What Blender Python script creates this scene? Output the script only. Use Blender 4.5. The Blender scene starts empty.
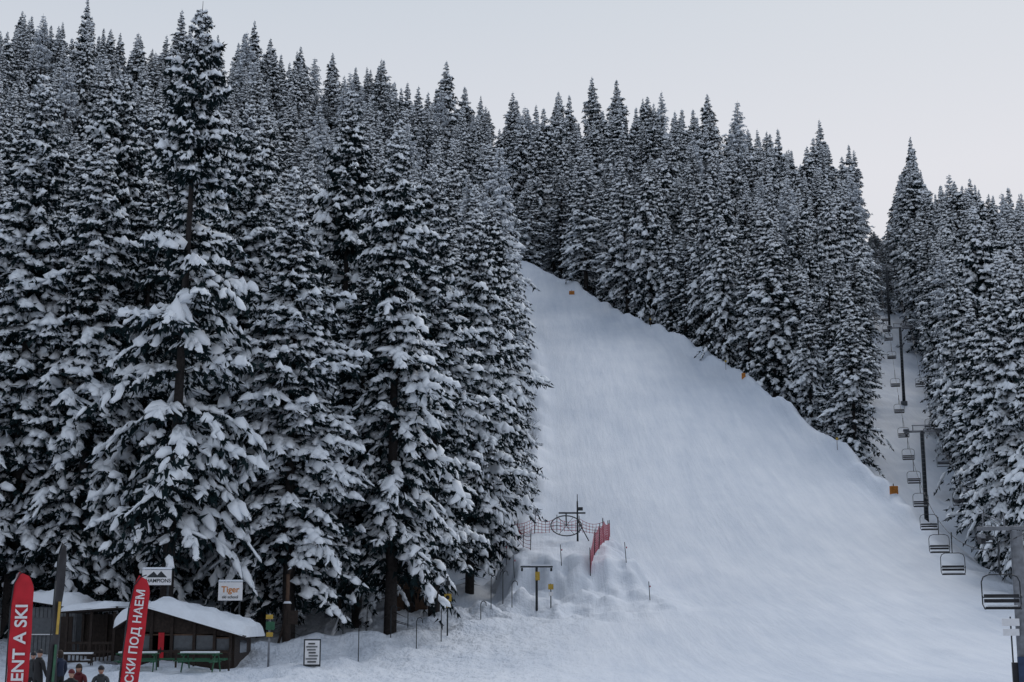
import bpy, math, random
import numpy as np
from mathutils import Vector, Matrix

random.seed(7)
scene = bpy.context.scene
scene.view_settings.view_transform = 'Standard'
scene.view_settings.look = 'None'
scene.view_settings.exposure = 0

# ------------------------------------------------------------------ helpers
def link(ob, parent=None):
    scene.collection.objects.link(ob)
    if parent is not None:
        ob.parent = parent
    return ob

def mat(name, col, rough=0.7, metal=0.0, var=0.15, scale=6.0, bump=0.0, bscale=30.0, spec=0.3):
    m = bpy.data.materials.new(name); m.use_nodes = True
    nt = m.node_tree; b = nt.nodes['Principled BSDF']
    b.inputs['Roughness'].default_value = rough
    b.inputs['Metallic'].default_value = metal
    b.inputs['Specular IOR Level'].default_value = spec
    tc = nt.nodes.new('ShaderNodeTexCoord')
    n = nt.nodes.new('ShaderNodeTexNoise'); n.inputs['Scale'].default_value = scale
    n.inputs['Detail'].default_value = 5
    nt.links.new(tc.outputs['Object'], n.inputs['Vector'])
    r = nt.nodes.new('ShaderNodeValToRGB')
    r.color_ramp.elements[0].position = 0.3; r.color_ramp.elements[1].position = 0.7
    r.color_ramp.elements[0].color = [c*(1-var) for c in col]+[1]
    r.color_ramp.elements[1].color = [min(1, c*(1+var)) for c in col]+[1]
    nt.links.new(n.outputs['Fac'], r.inputs['Fac'])
    nt.links.new(r.outputs['Color'], b.inputs['Base Color'])
    if bump > 0:
        n2 = nt.nodes.new('ShaderNodeTexNoise'); n2.inputs['Scale'].default_value = bscale
        n2.inputs['Detail'].default_value = 6
        nt.links.new(tc.outputs['Object'], n2.inputs['Vector'])
        bp = nt.nodes.new('ShaderNodeBump'); bp.inputs['Strength'].default_value = bump
        bp.inputs['Distance'].default_value = 0.1
        nt.links.new(n2.outputs['Fac'], bp.inputs['Height'])
        nt.links.new(bp.outputs['Normal'], b.inputs['Normal'])
    return m

M_snowtree = mat('tree_snow', (0.87, 0.905, 0.94), 0.8, var=0.03, scale=2.0, spec=0.1)
M_snowpile = mat('roof_snow', (0.78, 0.82, 0.87), 0.8, var=0.05, scale=2.0, bump=0.5, bscale=6, spec=0.1)
M_needle = mat('fir_needles', (0.010, 0.019, 0.021), 0.85, var=0.5, scale=0.8, spec=0.04)
M_frost = mat('frosted_needles', (0.50, 0.54, 0.59), 0.85, var=0.3, scale=1.5, spec=0.1)  # real frost; the larger share on far trees doubles as painted haze
M_bark = mat('fir_bark', (0.03, 0.026, 0.025), 0.9, var=0.4, scale=8, bump=0.6, bscale=20)
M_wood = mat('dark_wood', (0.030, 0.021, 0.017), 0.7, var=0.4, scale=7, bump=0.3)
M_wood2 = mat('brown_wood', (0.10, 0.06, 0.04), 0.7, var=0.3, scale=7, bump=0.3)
M_grey = mat('grey_boards', (0.13, 0.14, 0.15), 0.7, var=0.2, scale=5)
M_metal = mat('galvanised_steel', (0.20, 0.21, 0.23), 0.5, 0.5, var=0.25, scale=5)
M_dmetal = mat('dark_steel', (0.04, 0.045, 0.05), 0.5, 0.5, var=0.3, scale=5)
M_black = mat('black_plastic', (0.02, 0.02, 0.024), 0.5, var=0.3)
M_red = mat('red_fabric', (0.50, 0.018, 0.03), 0.65, var=0.15, scale=3)
M_rednet = mat('red_netting', (0.36, 0.03, 0.06), 0.7, var=0.2, scale=3)
M_white = mat('white_paint', (0.75, 0.75, 0.76), 0.5, var=0.06)
M_yellow = mat('yellow_paint', (0.45, 0.30, 0.05), 0.6, var=0.2)
M_orange = mat('orange_pad', (0.55, 0.20, 0.03), 0.6, var=0.2)
M_green = mat('green_paint', (0.03, 0.11, 0.06), 0.6, var=0.25)
M_blue = mat('blue_tarp', (0.03, 0.05, 0.10), 0.6, var=0.25)
M_glass = mat('window_glass', (0.06, 0.07, 0.08), 0.12, var=0.2, spec=0.6)
M_skin = mat('skin', (0.45, 0.27, 0.2), 0.6, var=0.08)
M_hair = mat('hair', (0.03, 0.02, 0.015), 0.7, var=0.3)
M_eye = mat('eye', (0.02, 0.02, 0.02), 0.2, var=0.1)

def mk_mesh(name, V, F, mi, mats, smooth=None):
    V = np.asarray(V, dtype=np.float32); F = np.asarray(F, dtype=np.int32)
    me = bpy.data.meshes.new(name)
    n, k = F.shape
    me.vertices.add(len(V)); me.vertices.foreach_set('co', V.ravel())
    me.loops.add(n*k); me.loops.foreach_set('vertex_index', F.ravel())
    me.polygons.add(n)
    me.polygons.foreach_set('loop_start', np.arange(0, n*k, k, dtype=np.int32))
    for m in mats: me.materials.append(m)
    me.polygons.foreach_set('material_index', np.asarray(mi, dtype=np.int32))
    if smooth is not None:
        me.polygons.foreach_set('use_smooth', np.asarray(smooth, dtype=bool))
    me.update(calc_edges=True); me.validate()
    return me

class MB:
    """collects primitives in one mesh"""
    def __init__(s): s.v = []; s.f = []; s.m = []; s.mats = []; s.sm = []
    def mi(s, m):
        if m not in s.mats: s.mats.append(m)
        return s.mats.index(m)
    def add(s, vs, fs, m, smooth=False):
        o = len(s.v); s.v += [tuple(v) for v in vs]
        for f in fs:
            s.f.append([i+o for i in f]); s.m.append(s.mi(m)); s.sm.append(smooth)
    def box(s, c, d, m, rz=0.0, rx=0.0, ry=0.0, bev=0.0):
        R = Matrix.Rotation(rz, 3, 'Z') @ Matrix.Rotation(ry, 3, 'Y') @ Matrix.Rotation(rx, 3, 'X')
        hx, hy, hz = d[0]/2, d[1]/2, d[2]/2
        vs = []
        for z in (-hz, hz):
            for x, y in ((-hx, -hy), (hx, -hy), (hx, hy), (-hx, hy)):
                vs.append(R @ Vector((x, y, z)) + Vector(c))
        s.add(vs, [(3,2,1,0),(4,5,6,7),(0,1,5,4),(1,2,6,5),(2,3,7,6),(3,0,4,7)], m)
    def cyl(s, p0, p1, r0, m, r1=None, n=8):
        if r1 is None: r1 = r0
        p0 = Vector(p0); p1 = Vector(p1); d = (p1-p0).normalized()
        a = d.orthogonal().normalized(); b = d.cross(a)
        vs = []
        for p, r in ((p0, r0), (p1, r1)):
            for i in range(n):
                t = 2*math.pi*i/n
                vs.append(p + a*math.cos(t)*r + b*math.sin(t)*r)
        fs = [(i, (i+1) % n, n+(i+1) % n, n+i) for i in range(n)]
        fs += [tuple(range(n))[::-1], tuple(range(n, 2*n))]
        s.add(vs, fs, m, True)
    def tube(s, pts, r, m, n=6):
        for a, b in zip(pts[:-1], pts[1:]): s.cyl(a, b, r, m, n=n)
    def quad(s, a, b, c, d, m): s.add([a, b, c, d], [(0, 1, 2, 3)], m)
    def torus(s, c, R, r, m, rot=None, n=28, k=6):
        rot = rot or Matrix.Identity(3); vs = []; fs = []
        for i in range(n):
            t = 2*math.pi*i/n
            for j in range(k):
                u = 2*math.pi*j/k
                p = Vector(((R+r*math.cos(u))*math.cos(t), (R+r*math.cos(u))*math.sin(t), r*math.sin(u)))
                vs.append(rot @ p + Vector(c))
        for i in range(n):
            for j in range(k):
                fs.append((i*k+j, ((i+1) % n)*k+j, ((i+1) % n)*k+(j+1) % k, i*k+(j+1) % k))
        s.add(vs, fs, m, True)
    def obj(s, name, loc=(0, 0, 0), parent=None, rz=0.0, bevel=0.0):
        me = bpy.data.meshes.new(name); me.from_pydata(s.v, [], s.f)
        for m in s.mats: me.materials.append(m)
        for p, i, sm in zip(me.polygons, s.m, s.sm): p.material_index = i; p.use_smooth = sm
        me.update()
        ob = bpy.data.objects.new(name, me); ob.location = loc; ob.rotation_euler = (0, 0, rz)
        link(ob, parent)
        if bevel:
            bm = ob.modifiers.new('bevel', 'BEVEL'); bm.width = bevel; bm.segments = 2; bm.limit_method = 'ANGLE'
        return ob

def empty(name, loc=(0, 0, 0), rz=0):
    e = bpy.data.objects.new(name, None); e.location = loc; e.rotation_euler = (0, 0, rz)
    e.empty_display_size = 0.3
    return link(e)

# ------------------------------------------------------------------ terrain
def vnoise(x, y, seed=0):
    x = np.asarray(x, float); y = np.asarray(y, float)
    xi = np.floor(x).astype(np.int64); yi = np.floor(y).astype(np.int64)
    fx = x-xi; fy = y-yi; fx = fx*fx*(3-2*fx); fy = fy*fy*(3-2*fy)
    def h(a, b):
        n = (a*374761393 + b*668265263 + seed*1442695) & 0x7fffffff
        n = ((n ^ (n >> 13))*1274126177) & 0x7fffffff
        return ((n ^ (n >> 16)) & 0xffff)/65535.0
    return (h(xi, yi)*(1-fx)+h(xi+1, yi)*fx)*(1-fy)+(h(xi, yi+1)*(1-fx)+h(xi+1, yi+1)*fx)*fy-0.5
def fb(x, y, seed):   # rotated fractal noise, avoids lattice alignment
    a = x*0.8-y*0.6; b = x*0.6+y*0.8
    return vnoise(a, b, seed)+0.5*vnoise(b*2.1+3, a*2.1, seed+1)+0.25*vnoise(a*4.3, b*4.3+7, seed+2)

def S(a, b, x):
    t = np.clip((x-a)/(b-a), 0, 1); return t*t*(3-2*t)

_ty = np.arange(-400, 2001, 1.0)
_tp = np.interp(_ty, [-400, 0, 45, 60, 75, 100, 120, 148, 200, 263, 350, 378, 405, 460, 600, 900, 2000],
                [-3, -3, -3, -2.7, -1.7, 1.3, 5.3, 13.8, 34.8, 61.0, 108, 116, 114, 98, 70, 40, 0])
_k = np.exp(-0.5*(np.arange(-18, 19)/6.0)**2); _k /= _k.sum()
_tp = np.convolve(np.pad(_tp, 18, mode='edge'), _k, mode='valid')
def P(y): return np.interp(y, _ty, _tp)
def XR(y): return np.interp(y, [20, 40, 60, 81, 113, 136, 156, 188, 227, 263, 280, 300, 320], [14, 18, 22.5, 27.3, 34.5, 37, 36.1, 31.2, 22.5, 11, 2, -15, -35])
def XL(y): return np.interp(y, [85, 98, 122, 137, 183, 215, 240, 263, 280, 300], [-6.5, -4.9, -1, 1.6, 3.2, 2.4, -2, -14, -27, -45])
def LX(y): return 23.5+0.25*(y-70)

def height(x, y):
    x = np.asarray(x, float); y = np.asarray(y, float)
    z = P(y)
    ry = S(100, 260, y)
    xr = XR(y); xl = XL(y)
    # hillside higher on the left, lower on the right
    z = z + np.clip(-x, 0, 300)*0.13*S(110, 340, y)
    d = x-xr
    z = z - 6*S(0.5, 9, d)*S(88, 150, y)
    z = z - 0.28*np.clip(x-38, 0, 200)*S(130, 340, y)
    # broad undulation
    z = z + vnoise(x/40, y/40, 3)*3*ry + vnoise(x/14, y/14, 5)*0.5
    off = np.clip(S(0, 2.5, x-xr)+S(0, 2.5, xl-x), 0, 1)
    off = np.where(y < 92, np.maximum(off*S(80, 92, y), S(-4, -8, x)*0.6), off)
    z = z + off*(vnoise(x/2.2, y/2.2, 8)*0.5+vnoise(x/0.9, y/0.9, 9)*0.16)
    # snow berm on both edges of the piste
    lump = 0.25+1.7*(vnoise(x/2.0, y/3.0, 11)+0.5)
    z = z + 0.9*np.exp(-((d-1.0+vnoise(x*0, y/5, 12)*1.5)/1.1)**2)*lump*S(105, 130, y)*(1-S(262, 270, y))
    z = z + 0.6*np.exp(-((xl-x+0.6)/1.2)**2)*lump*S(95, 110, y)*(1-S(240, 250, y))
    # drag lift mound : ploughed platform with irregular sides
    nz = fb(x/2.6, y/2.6, 71)
    xm = x+nz*1.5; ym = y+fb(x/2.2+9, y/2.2, 75)*3.0
    m = S(-1.4, 0.6, xm)*(1-S(6.2, 10.0, xm))*S(92.8, 100.5, ym)*(1-S(113, 123, y))
    plate = 4.2+0.17*(y-99)+fb(x/3, y/3, 79)*0.5
    z = z*(1-m)+plate*m + m*(1-m)*4*(fb(x/1.3, y/1.3, 83)*0.85)
    # spur running down from the mound
    z = z + 0.8*np.exp(-((x-8.6-(101-y)*0.10)/1.6)**2)*S(86, 97, y)*(1-S(106, 114, y))*(1+1.1*fb(x/1.8, y/1.8, 27))
    # lumpy ploughed snow around the foot of the mound and nursery area
    q = np.exp(-((x+0.5)/8)**2-((y-91.5)/4)**2)
    z = z + q*(fb(x/1.4, y/1.7, 31)*1.3+0.3)
    # low bank crossing in front of the nursery area
    yb = 86+(-x-1)*-1.05
    bank = np.exp(-((y-yb)/1.6)**2)*S(2, -2, x)*S(-17, -11, x)
    z = z + bank*0.65*(0.7+vnoise(x/2, y/2, 33))
    z = z + vnoise(x/6, y/9, 41)*0.3*S(40, 60, y)*(1-S(140, 200, y))
    # trampled snow near the hut
    tr = S(6, -4, x)*S(45, 55, y)*(1-S(92, 98, y))
    z = z + tr*(fb(x/1.1, y/1.9, 51)*0.34)
    return z
def H(x, y): return float(height(np.array([x]), np.array([y]))[0])

def rng_cat(*a): return np.unique(np.concatenate(a))
xs = rng_cat(-np.geomspace(160, 2500, 24), np.arange(-160, -40, 3.0), np.arange(-40, -12, 0.4), np.arange(-12, 12, 0.2), np.arange(12, 60, 0.5), np.arange(60, 160, 3.0), np.geomspace(160, 2500, 24))
ys = rng_cat(-np.geomspace(60, 2500, 16), np.arange(-60, 40, 5.0), np.arange(40, 130, 0.33), np.arange(130, 290, 0.9), np.arange(290, 460, 4.0), np.geomspace(460, 2500, 24))
GX, GY = np.meshgrid(xs, ys)
GZ = height(GX.ravel(), GY.ravel())
V = np.stack([GX.ravel(), GY.ravel(), GZ], 1)
nx, ny = len(xs), len(ys)
I = (np.arange(ny-1)[:, None]*nx+np.arange(nx-1)[None, :]).ravel()
F = np.stack([I, I+1, I+nx+1, I+nx], 1)

def snow_ground_mat():
    m = bpy.data.materials.new('piste_snow'); m.use_nodes = True
    nt = m.node_tree; N = nt.nodes; Lk = nt.links; b = N['Principled BSDF']
    b.inputs['Roughness'].default_value = 0.7; b.inputs['Specular IOR Level'].default_value = 0.15
    tc = N.new('ShaderNodeTexCoord')
    def noise(scale, sc, det=6, rot=0, rough=0.55):
        mp = N.new('ShaderNodeMapping'); mp.inputs['Scale'].default_value = sc; mp.inputs['Rotation'].default_value = (0, 0, rot)
        Lk.new(tc.outputs['Object'], mp.inputs['Vector'])
        n = N.new('ShaderNodeTexNoise'); n.inputs['Scale'].default_value = scale; n.inputs['Detail'].default_value = det
        n.inputs['Roughness'].default_value = rough
        Lk.new(mp.outputs['Vector'], n.inputs['Vector']); return n
    big = noise(0.05, (1, 0.6, 1), 5)
    mid = noise(0.35, (1, .5, .5), 5, .2, .6)
    streak = noise(0.9, (1.0, 0.07, 0.07), 6, 0.10, 0.65)
    streak2 = noise(1.6, (1.0, 0.08, 0.08), 5, -0.30, 0.65)
    fine = noise(3.0, (1, 1, 1), 8, 0, 0.65)
    foot = noise(1.9, (1, .6, 1), 4, 0.3, 0.6)
    def math_(op, a, bb):
        q = N.new('ShaderNodeMath'); q.operation = op
        for i, v in enumerate((a, bb)):
            if isinstance(v, (int, float)): q.inputs[i].default_value = v
            else: Lk.new(v, q.inputs[i])
        return q.outputs[0]
    def mrange(v, a, bq):
        q = N.new('ShaderNodeMapRange'); q.interpolation_type = 'SMOOTHSTEP'
        q.inputs['From Min'].default_value = a; q.inputs['From Max'].default_value = bq; Lk.new(v, q.inputs['Value']); return q.outputs['Result']
    sp = N.new('ShaderNodeSeparateXYZ'); Lk.new(tc.outputs['Object'], sp.inputs[0])
    s = math_('ADD', math_('MULTIPLY', big.outputs['Fac'], 0.40), math_('MULTIPLY', streak.outputs['Fac'], 0.26))
    s = math_('ADD', s, math_('MULTIPLY', streak2.outputs['Fac'], 0.16))
    s = math_('ADD', s, math_('MULTIPLY', mid.outputs['Fac'], 0.18))
    r = N.new('ShaderNodeValToRGB')
    r.color_ramp.elements[0].position = 0.40; r.color_ramp.elements[1].position = 0.60
    r.color_ramp.elements[0].color = (0.60, 0.655, 0.735, 1); r.color_ramp.elements[1].color = (0.78, 0.815, 0.865, 1)
    Lk.new(s, r.inputs['Fac']); Lk.new(r.outputs['Color'], b.inputs['Base Color'])
    hgt = math_('ADD', math_('MULTIPLY', streak.outputs['Fac'], 0.62), math_('MULTIPLY', fine.outputs['Fac'], 0.42))
    hgt = math_('ADD', hgt, math_('MULTIPLY', streak2.outputs['Fac'], 0.48))
    hgt = math_('ADD', hgt, math_('MULTIPLY', mid.outputs['Fac'], 0.6))
    # trampled zone by the hut and nursery lift
    mask = math_('MULTIPLY', mrange(sp.outputs['X'], 8.0, -4.0), mrange(sp.outputs['Y'], 99.0, 90.0))
    hgt = math_('ADD', hgt, math_('MULTIPLY', math_('MULTIPLY', foot.outputs['Fac'], mask), 3.4))
    bp = N.new('ShaderNodeBump'); bp.inputs['Strength'].default_value = 0.6; bp.inputs['Distance'].default_value = 0.25
    Lk.new(hgt, bp.inputs['Height']); Lk.new(bp.outputs['Normal'], b.inputs['Normal'])
    return m
me = mk_mesh('snow_ground', V, F, np.zeros(len(F)), [snow_ground_mat()], np.ones(len(F)))
link(bpy.data.objects.new('snow_ground', me))

# ------------------------------------------------------------------ conifers
def norm(a): return a/np.maximum(np.linalg.norm(a, axis=-1, keepdims=True), 1e-6)

def blobs(P0, P1, w, th, rng, k=6):
    """elongated, draped snow lumps; all arrays (n,..)"""
    n = len(P0); ax = P1-P0; up = np.array([0, 0, 1.0])
    side = norm(np.cross(ax, up)+1e-5)
    ts = [0.06, 0.34, 0.68, 0.93]; rs = [0.6, 1.0, 0.95, 0.55]
    rings = []
    for t, r in zip(ts, rs):
        c = P0+ax*t; c = c+rng.normal(0, 0.25, (n, 1))*side*w[:, None]
        rr = r*rng.uniform(0.55, 1.45, n)
        for j in range(k):
            a = 2*math.pi*j/k+0.3
            jj = rng.uniform(0.6, 1.4, n)
            zz = math.sin(a); zz = zz if zz > 0 else zz*0.45
            p = c+side*(math.cos(a)*w*rr*jj)[:, None]+up*((zz*th*rr*jj)-np.abs(math.cos(a))*th*0.35)[:, None]
            rings.append(p)
    m = len(ts)
    allp = rings+[P0-ax*0.03, P1+ax*0.03-up*th[:, None]*0.3]
    nv = len(allp); Vv = np.stack(allp, 1).reshape(-1, 3)
    f = []
    for i in range(m-1):
        for j in range(k):
            a, b = i*k+j, i*k+(j+1) % k; c, d = b+k, a+k
            f += [(a, b, c), (a, c, d)]
    for j in range(k):
        f.append((nv-2, (j+1) % k, j)); f.append((nv-1, (m-1)*k+j, (m-1)*k+(j+1) % k))
    f = np.array(f)
    F = (f[None]+np.arange(n)[:, None, None]*nv).reshape(-1, 3)
    return Vv, F

def make_conifer(name, seed, Ht=30.0, R=4.0, u0=0.06, dz=0.42, per=5.6, nt=12, nn=7, snow=0.55, frost=0.0, droop=0.45, gap=0.12, nsz=1.0, bsz=1.0, low_snow=0.3):
    rng = np.random.default_rng(seed)
    zs = []; z = Ht*u0
    while z < Ht*0.988:
        zs.append(z); u = z/Ht; z += dz*(1.15-0.7*u)*rng.uniform(0.8, 1.2)
    z0 = []; az = []
    bald = [(rng.uniform(0, 6.28), rng.uniform(u0, .75)*Ht) for _ in range(int(34*gap))]
    for z in zs:
        u = z/Ht
        g_ = gap*(1 if u < .7 else .35)
        if rng.random() < g_*0.4: continue
        k = max(3, int(round(per*(1 if u < 0.85 else 0.8)+rng.uniform(-1, 1))))
        a0 = rng.uniform(0, 6.28)
        for j in range(k):
            aa = (a0+6.283*j/k+rng.uniform(-0.35, 0.35)) % 6.283
            if rng.random() < g_: continue
            if any(abs(z-bz) < 1.0 and abs((aa-ba+3.14) % 6.283-3.14) < .6 for ba, bz in bald): continue
            z0.append(z+rng.uniform(-0.2, 0.2)); az.append(aa)
    z0 = np.array(z0); az = np.array(az); nb = len(z0); u = np.clip(z0/Ht, 0, 1)
    prof = np.interp(u, [0, 0.12, 0.3, 0.6, 0.85, 0.95, 1.0], [0.62, 0.88, 1.0, 0.72, 0.34, 0.15, 0.04])
    lumpz = 0.85+0.32*np.interp(u*9, np.arange(10), rng.uniform(-.5, .7, 10))
    lumpa = 1+0.16*np.sin(az+rng.uniform(0, 6))*np.sin(u*14+rng.uniform(0, 6))
    L = R*prof*lumpz*lumpa*rng.uniform(0.6, 1.15, nb)*(1+.3*(rng.random(nb) < .10))
    L = np.maximum(L, 0.12)
    er = np.stack([np.cos(az), np.sin(az), 0*az], 1); lat = np.stack([-np.sin(az), np.cos(az), 0*az], 1)
    a = 0.5*u+rng.uniform(-0.15, 0.15, nb); b = droop*(1.25-0.6*u)*rng.uniform(0.45, 1.45, nb)
    Zc = np.array([0, 0, 1.0])
    def pos(s):
        return er[:, None, :]*(L[:, None]*s)[..., None]+Zc*(z0[:, None]+L[:, None]*(a[:, None]*s-b[:, None]*s*s))[..., None]
    Vs = []; Fs = []; Ms = []; Sm = []; off = 0
    def push(v, f, m, sm):
        nonlocal off
        Vs.append(v); Fs.append(f+off); off += len(v)
        Ms.append(np.broadcast_to(m, (len(f),)).copy()); Sm.append(np.full(len(f), sm))
    # trunk
    n = 9; hh = np.linspace(-1.5, Ht*1.005, 14); wob = np.cumsum(rng.normal(0, 0.03, (14, 2)), 0)
    wob = wob*np.linspace(1, 0, 14)[:, None]
    tv = []
    for i, h_ in enumerate(hh):
        r = max(0.012, 0.0125*Ht*(1-min(1, max(h_, 0)/Ht))**0.9)
        for j in range(n):
            t = 6.283*j/n; tv.append((r*math.cos(t)+wob[i, 0]*0.5, r*math.sin(t)+wob[i, 1]*0.5, h_))
    tf = []
    for i in range(13):
        for j in range(n):
            A = i*n+j; B = i*n+(j+1) % n; tf += [(A, B, B+n), (A, B+n, A+n)]
    push(np.array(tv), np.array(tf), 2, True)
    # a few dead snags on the bare lower trunk
    ns = 22; zz = rng.uniform(Ht*.03, Ht*max(u0, .06)*1.3, ns); aa = rng.uniform(0, 6.28, ns); ll = rng.uniform(.6, 2.2, ns)
    e2 = np.stack([np.cos(aa), np.sin(aa), 0*aa-.25], 1); o = np.stack([0*zz, 0*zz, zz], 1)
    l2 = np.stack([-np.sin(aa), np.cos(aa), 0*aa], 1)*.03
    v = np.stack([o+l2, o-l2, o+e2*ll[:, None], o-Zc*.06], 1).reshape(-1, 3); f = np.array([(0, 1, 2), (1, 3, 2), (3, 0, 2)])
    push(v, (f[None]+np.arange(ns)[:, None, None]*4).reshape(-1, 3), 2, False)
    # branch wood
    sB = np.linspace(0, 0.9, 4)[None].repeat(nb, 0); pb = pos(sB)
    for i in range(3):
        A = pb[:, i]; B = pb[:, i+1]; w = (0.035*(1-i/3.3))*np.ones(nb)[:, None]
        v = np.stack([A+lat*w, A-lat*w, B, A-Zc*w*1.6], 1).reshape(-1, 3)
        f = np.array([(0, 1, 2), (1, 3, 2), (3, 0, 2)])
        push(v, (f[None]+np.arange(nb)[:, None, None]*4).reshape(-1, 3), 2, False)
    # twigs
    s = (np.linspace(0.10, 1.0, nt)[None]+rng.uniform(-0.04, 0.04, (nb, nt))).clip(0.05, 1.0)
    pt = pos(s); sgn = np.where(np.arange(nt) % 2 == 0, 1.0, -1.0)[None].repeat(nb, 0)
    d = er[:, None]*0.62+lat[:, None]*(sgn*rng.uniform(0.45, 1.1, (nb, nt)))[..., None]
    slope = a[:, None]-2*b[:, None]*s
    d = d+Zc*(slope*0.55-rng.uniform(0.0, 0.75, (nb, nt)))[..., None]
    last = s > 0.96
    d = np.where(last[..., None], er[:, None]+Zc*slope[..., None], d)
    d = norm(d)
    tl = (0.13+0.36*(1-s)**0.8*np.minimum(1, s*3+0.3))*L[:, None]*rng.uniform(0.6, 1.4, (nb, nt))
    tl = np.clip(tl, 0.06, 1.5)
    # needles
    nT = nb*nt; ptf = pt.reshape(-1, 3); df = d.reshape(-1, 3); tlf = tl.ravel()
    k = nn
    small = np.clip(L/1.3, .22, 1.0)[:, None].repeat(nt, 1).ravel()[:, None]
    base = ptf[:, None]+df[:, None]*(tlf[:, None]*rng.uniform(-0.05, 1.0, (nT, k)))[..., None]
    nd = df[:, None]*0.75+rng.normal(0, 0.5, (nT, k, 3))+Zc*(-0.38)
    nd = norm(nd)
    sz = (0.26+0.12*np.minimum(tlf, 1.2))[:, None]*rng.uniform(0.7, 1.4, (nT, k))*nsz*small
    sd = norm(np.cross(nd, rng.normal(0, 1, (nT, k, 3))))
    wd = sz*rng.uniform(0.16, 0.30, (nT, k))
    tri = np.stack([base+sd*wd[..., None], base-sd*wd[..., None], base+nd*sz[..., None]], 2).reshape(-1, 3)
    f = np.arange(nT*k*3).reshape(-1, 3)
    uT = u[:, None].repeat(nt, 1).ravel()[:, None].repeat(k, 1).ravel(); sT = s.ravel()[:, None].repeat(k, 1).ravel()
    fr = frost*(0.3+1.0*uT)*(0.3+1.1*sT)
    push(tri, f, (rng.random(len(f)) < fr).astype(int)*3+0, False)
    # snow lumps on twigs: branches keep or lose their load in patches
    upf = low_snow+(1-low_snow)*np.interp(u, [0.05, 0.32], [0, 1])  # lower branches carry less snow
    patch = 0.9+0.6*np.sin(az*2+rng.uniform(0, 6))*np.sin(u*11+rng.uniform(0, 6))
    load = np.clip(snow*rng.uniform(0.35, 1.65, nb)*upf*patch*(1+.35*u), 0, 1.2)
    pr = load[:, None]*(0.40+0.95*s)
    msk = (rng.random((nb, nt)) < pr).ravel()
    sm = small.ravel()[msk]
    p0 = ptf[msk]+df[msk]*(tlf[msk]*0.02)[:, None]; le = tlf[msk]
    p1 = p0+df[msk]*(le*rng.uniform(0.55, 1.0, len(le)))[:, None]
    w = (0.09+0.11*np.minimum(le, 1.1))*rng.uniform(0.5, 1.7, len(le))*bsz*(.35+.65*sm); th = w*rng.uniform(0.6, 1.1, len(le))
    lift = Zc*(th*0.5)[:, None]
    v, f = blobs(p0+lift, p1+lift, w, th, rng, 5); push(v, f, 1, True)
    # snow along the main branch axis, broken into cushions
    edges = [0.18, 0.36, 0.55, 0.72, 0.87, 1.03]
    for i in range(5):
        mk = rng.random(nb) < load*(0.5+0.2*i)
        j0 = rng.uniform(-.05, .05, nb)[mk]
        A = pos(np.full((nb, 1), edges[i]))[:, 0][mk]+lat[mk]*(j0*L[mk])[:, None]; B = pos(np.full((nb, 1), edges[i+1]))[:, 0][mk]
        w = (0.06+0.036*L[mk])*rng.uniform(0.6, 1.6, mk.sum())*bsz; th = w*rng.uniform(0.65, 1.15, mk.sum())
        lift = Zc*(th*0.45)[:, None]
        v, f = blobs(A+lift, B+lift, w, th, rng, 6); push(v, f, 1, True)
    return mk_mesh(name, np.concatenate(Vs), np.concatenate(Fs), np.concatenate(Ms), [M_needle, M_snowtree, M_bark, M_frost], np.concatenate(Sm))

HD = [make_conifer('fir_a', 1, R=4.5, snow=0.9, droop=0.42, gap=0.28, u0=0.17, frost=.05, dz=.50),
      make_conifer('fir_b', 2, R=4.2, snow=1.35, droop=0.42, u0=.10, frost=.08, bsz=1.1),
      make_conifer('fir_c', 3, R=4.0, snow=1.1, droop=0.6, u0=.12, frost=.07, gap=.2),
      make_conifer('fir_d', 4, R=3.5, snow=1.2, droop=0.35, u0=.12, frost=.08, gap=.16, bsz=1.1),
      make_conifer('fir_e', 5, R=4.6, snow=0.80, droop=0.5, gap=0.28, u0=.14, frost=.04)]
LK = dict(dz=0.64, per=5.3, nt=8, nn=5)  # far trees: extra pale frost also paints in aerial haze
LD = [make_conifer('spruce_a', 11, R=4.2, snow=1.0, nsz=1.4, bsz=1.4, frost=0.12, gap=.18, low_snow=.5, **LK),
      make_conifer('spruce_b', 12, R=3.6, snow=1.25, nsz=1.4, bsz=1.4, frost=0.16, gap=.16, low_snow=.5, **LK),
      make_conifer('spruce_c', 13, R=4.6, snow=0.70, nsz=1.45, bsz=1.45, droop=.6, frost=0.07, gap=.22, low_snow=.5, **LK),
      make_conifer('spruce_d', 14, R=3.2, snow=0.50, nsz=1.3, bsz=1.2, gap=0.25, frost=0.15, low_snow=.5, **LK),
      make_conifer('spruce_e', 15, R=3.8, snow=0.5, nsz=1.0, bsz=1.0, gap=0.30, frost=0.75, low_snow=.7, **LK)]

# individually standing near trees: x, y, height, mesh, width factor
heroes = [(-17.6, 73.5, 35.5, 0, 0.92), (-12.0, 78, 27, 1, 1.05), (-6.9, 82, 31, 2, 1.0), (-4.9, 91, 30, 3, 1.05),
          (-3.0, 102, 30.5, 1, 0.9), (-23.8, 78.5, 29, 2, 1.05), (-27.4, 79, 33, 3, 1.1), (-20.9, 81, 27, 4, 1.0),
          (-16.3, 86, 33, 3, 1.05), (-11.2, 92, 36, 4, 0.9), (-1.8, 113, 30, 4, 0.85), (-0.6, 125, 28, 3, 0.85),
          (-9.3, 86.5, 23, 4, 0.95), (-14.2, 82, 22, 2, 0.9), (-31.5, 78, 29, 1, 1.0), (-24.8, 86, 35, 0, 1.0),
          (-6.8, 97, 30, 0, 0.9), (-35, 76, 31, 4, 1.0), (38.2, 101, 26, 2, 0.9), (39.8, 112, 27, 1, 0.9)]
heroxy = []
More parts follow.
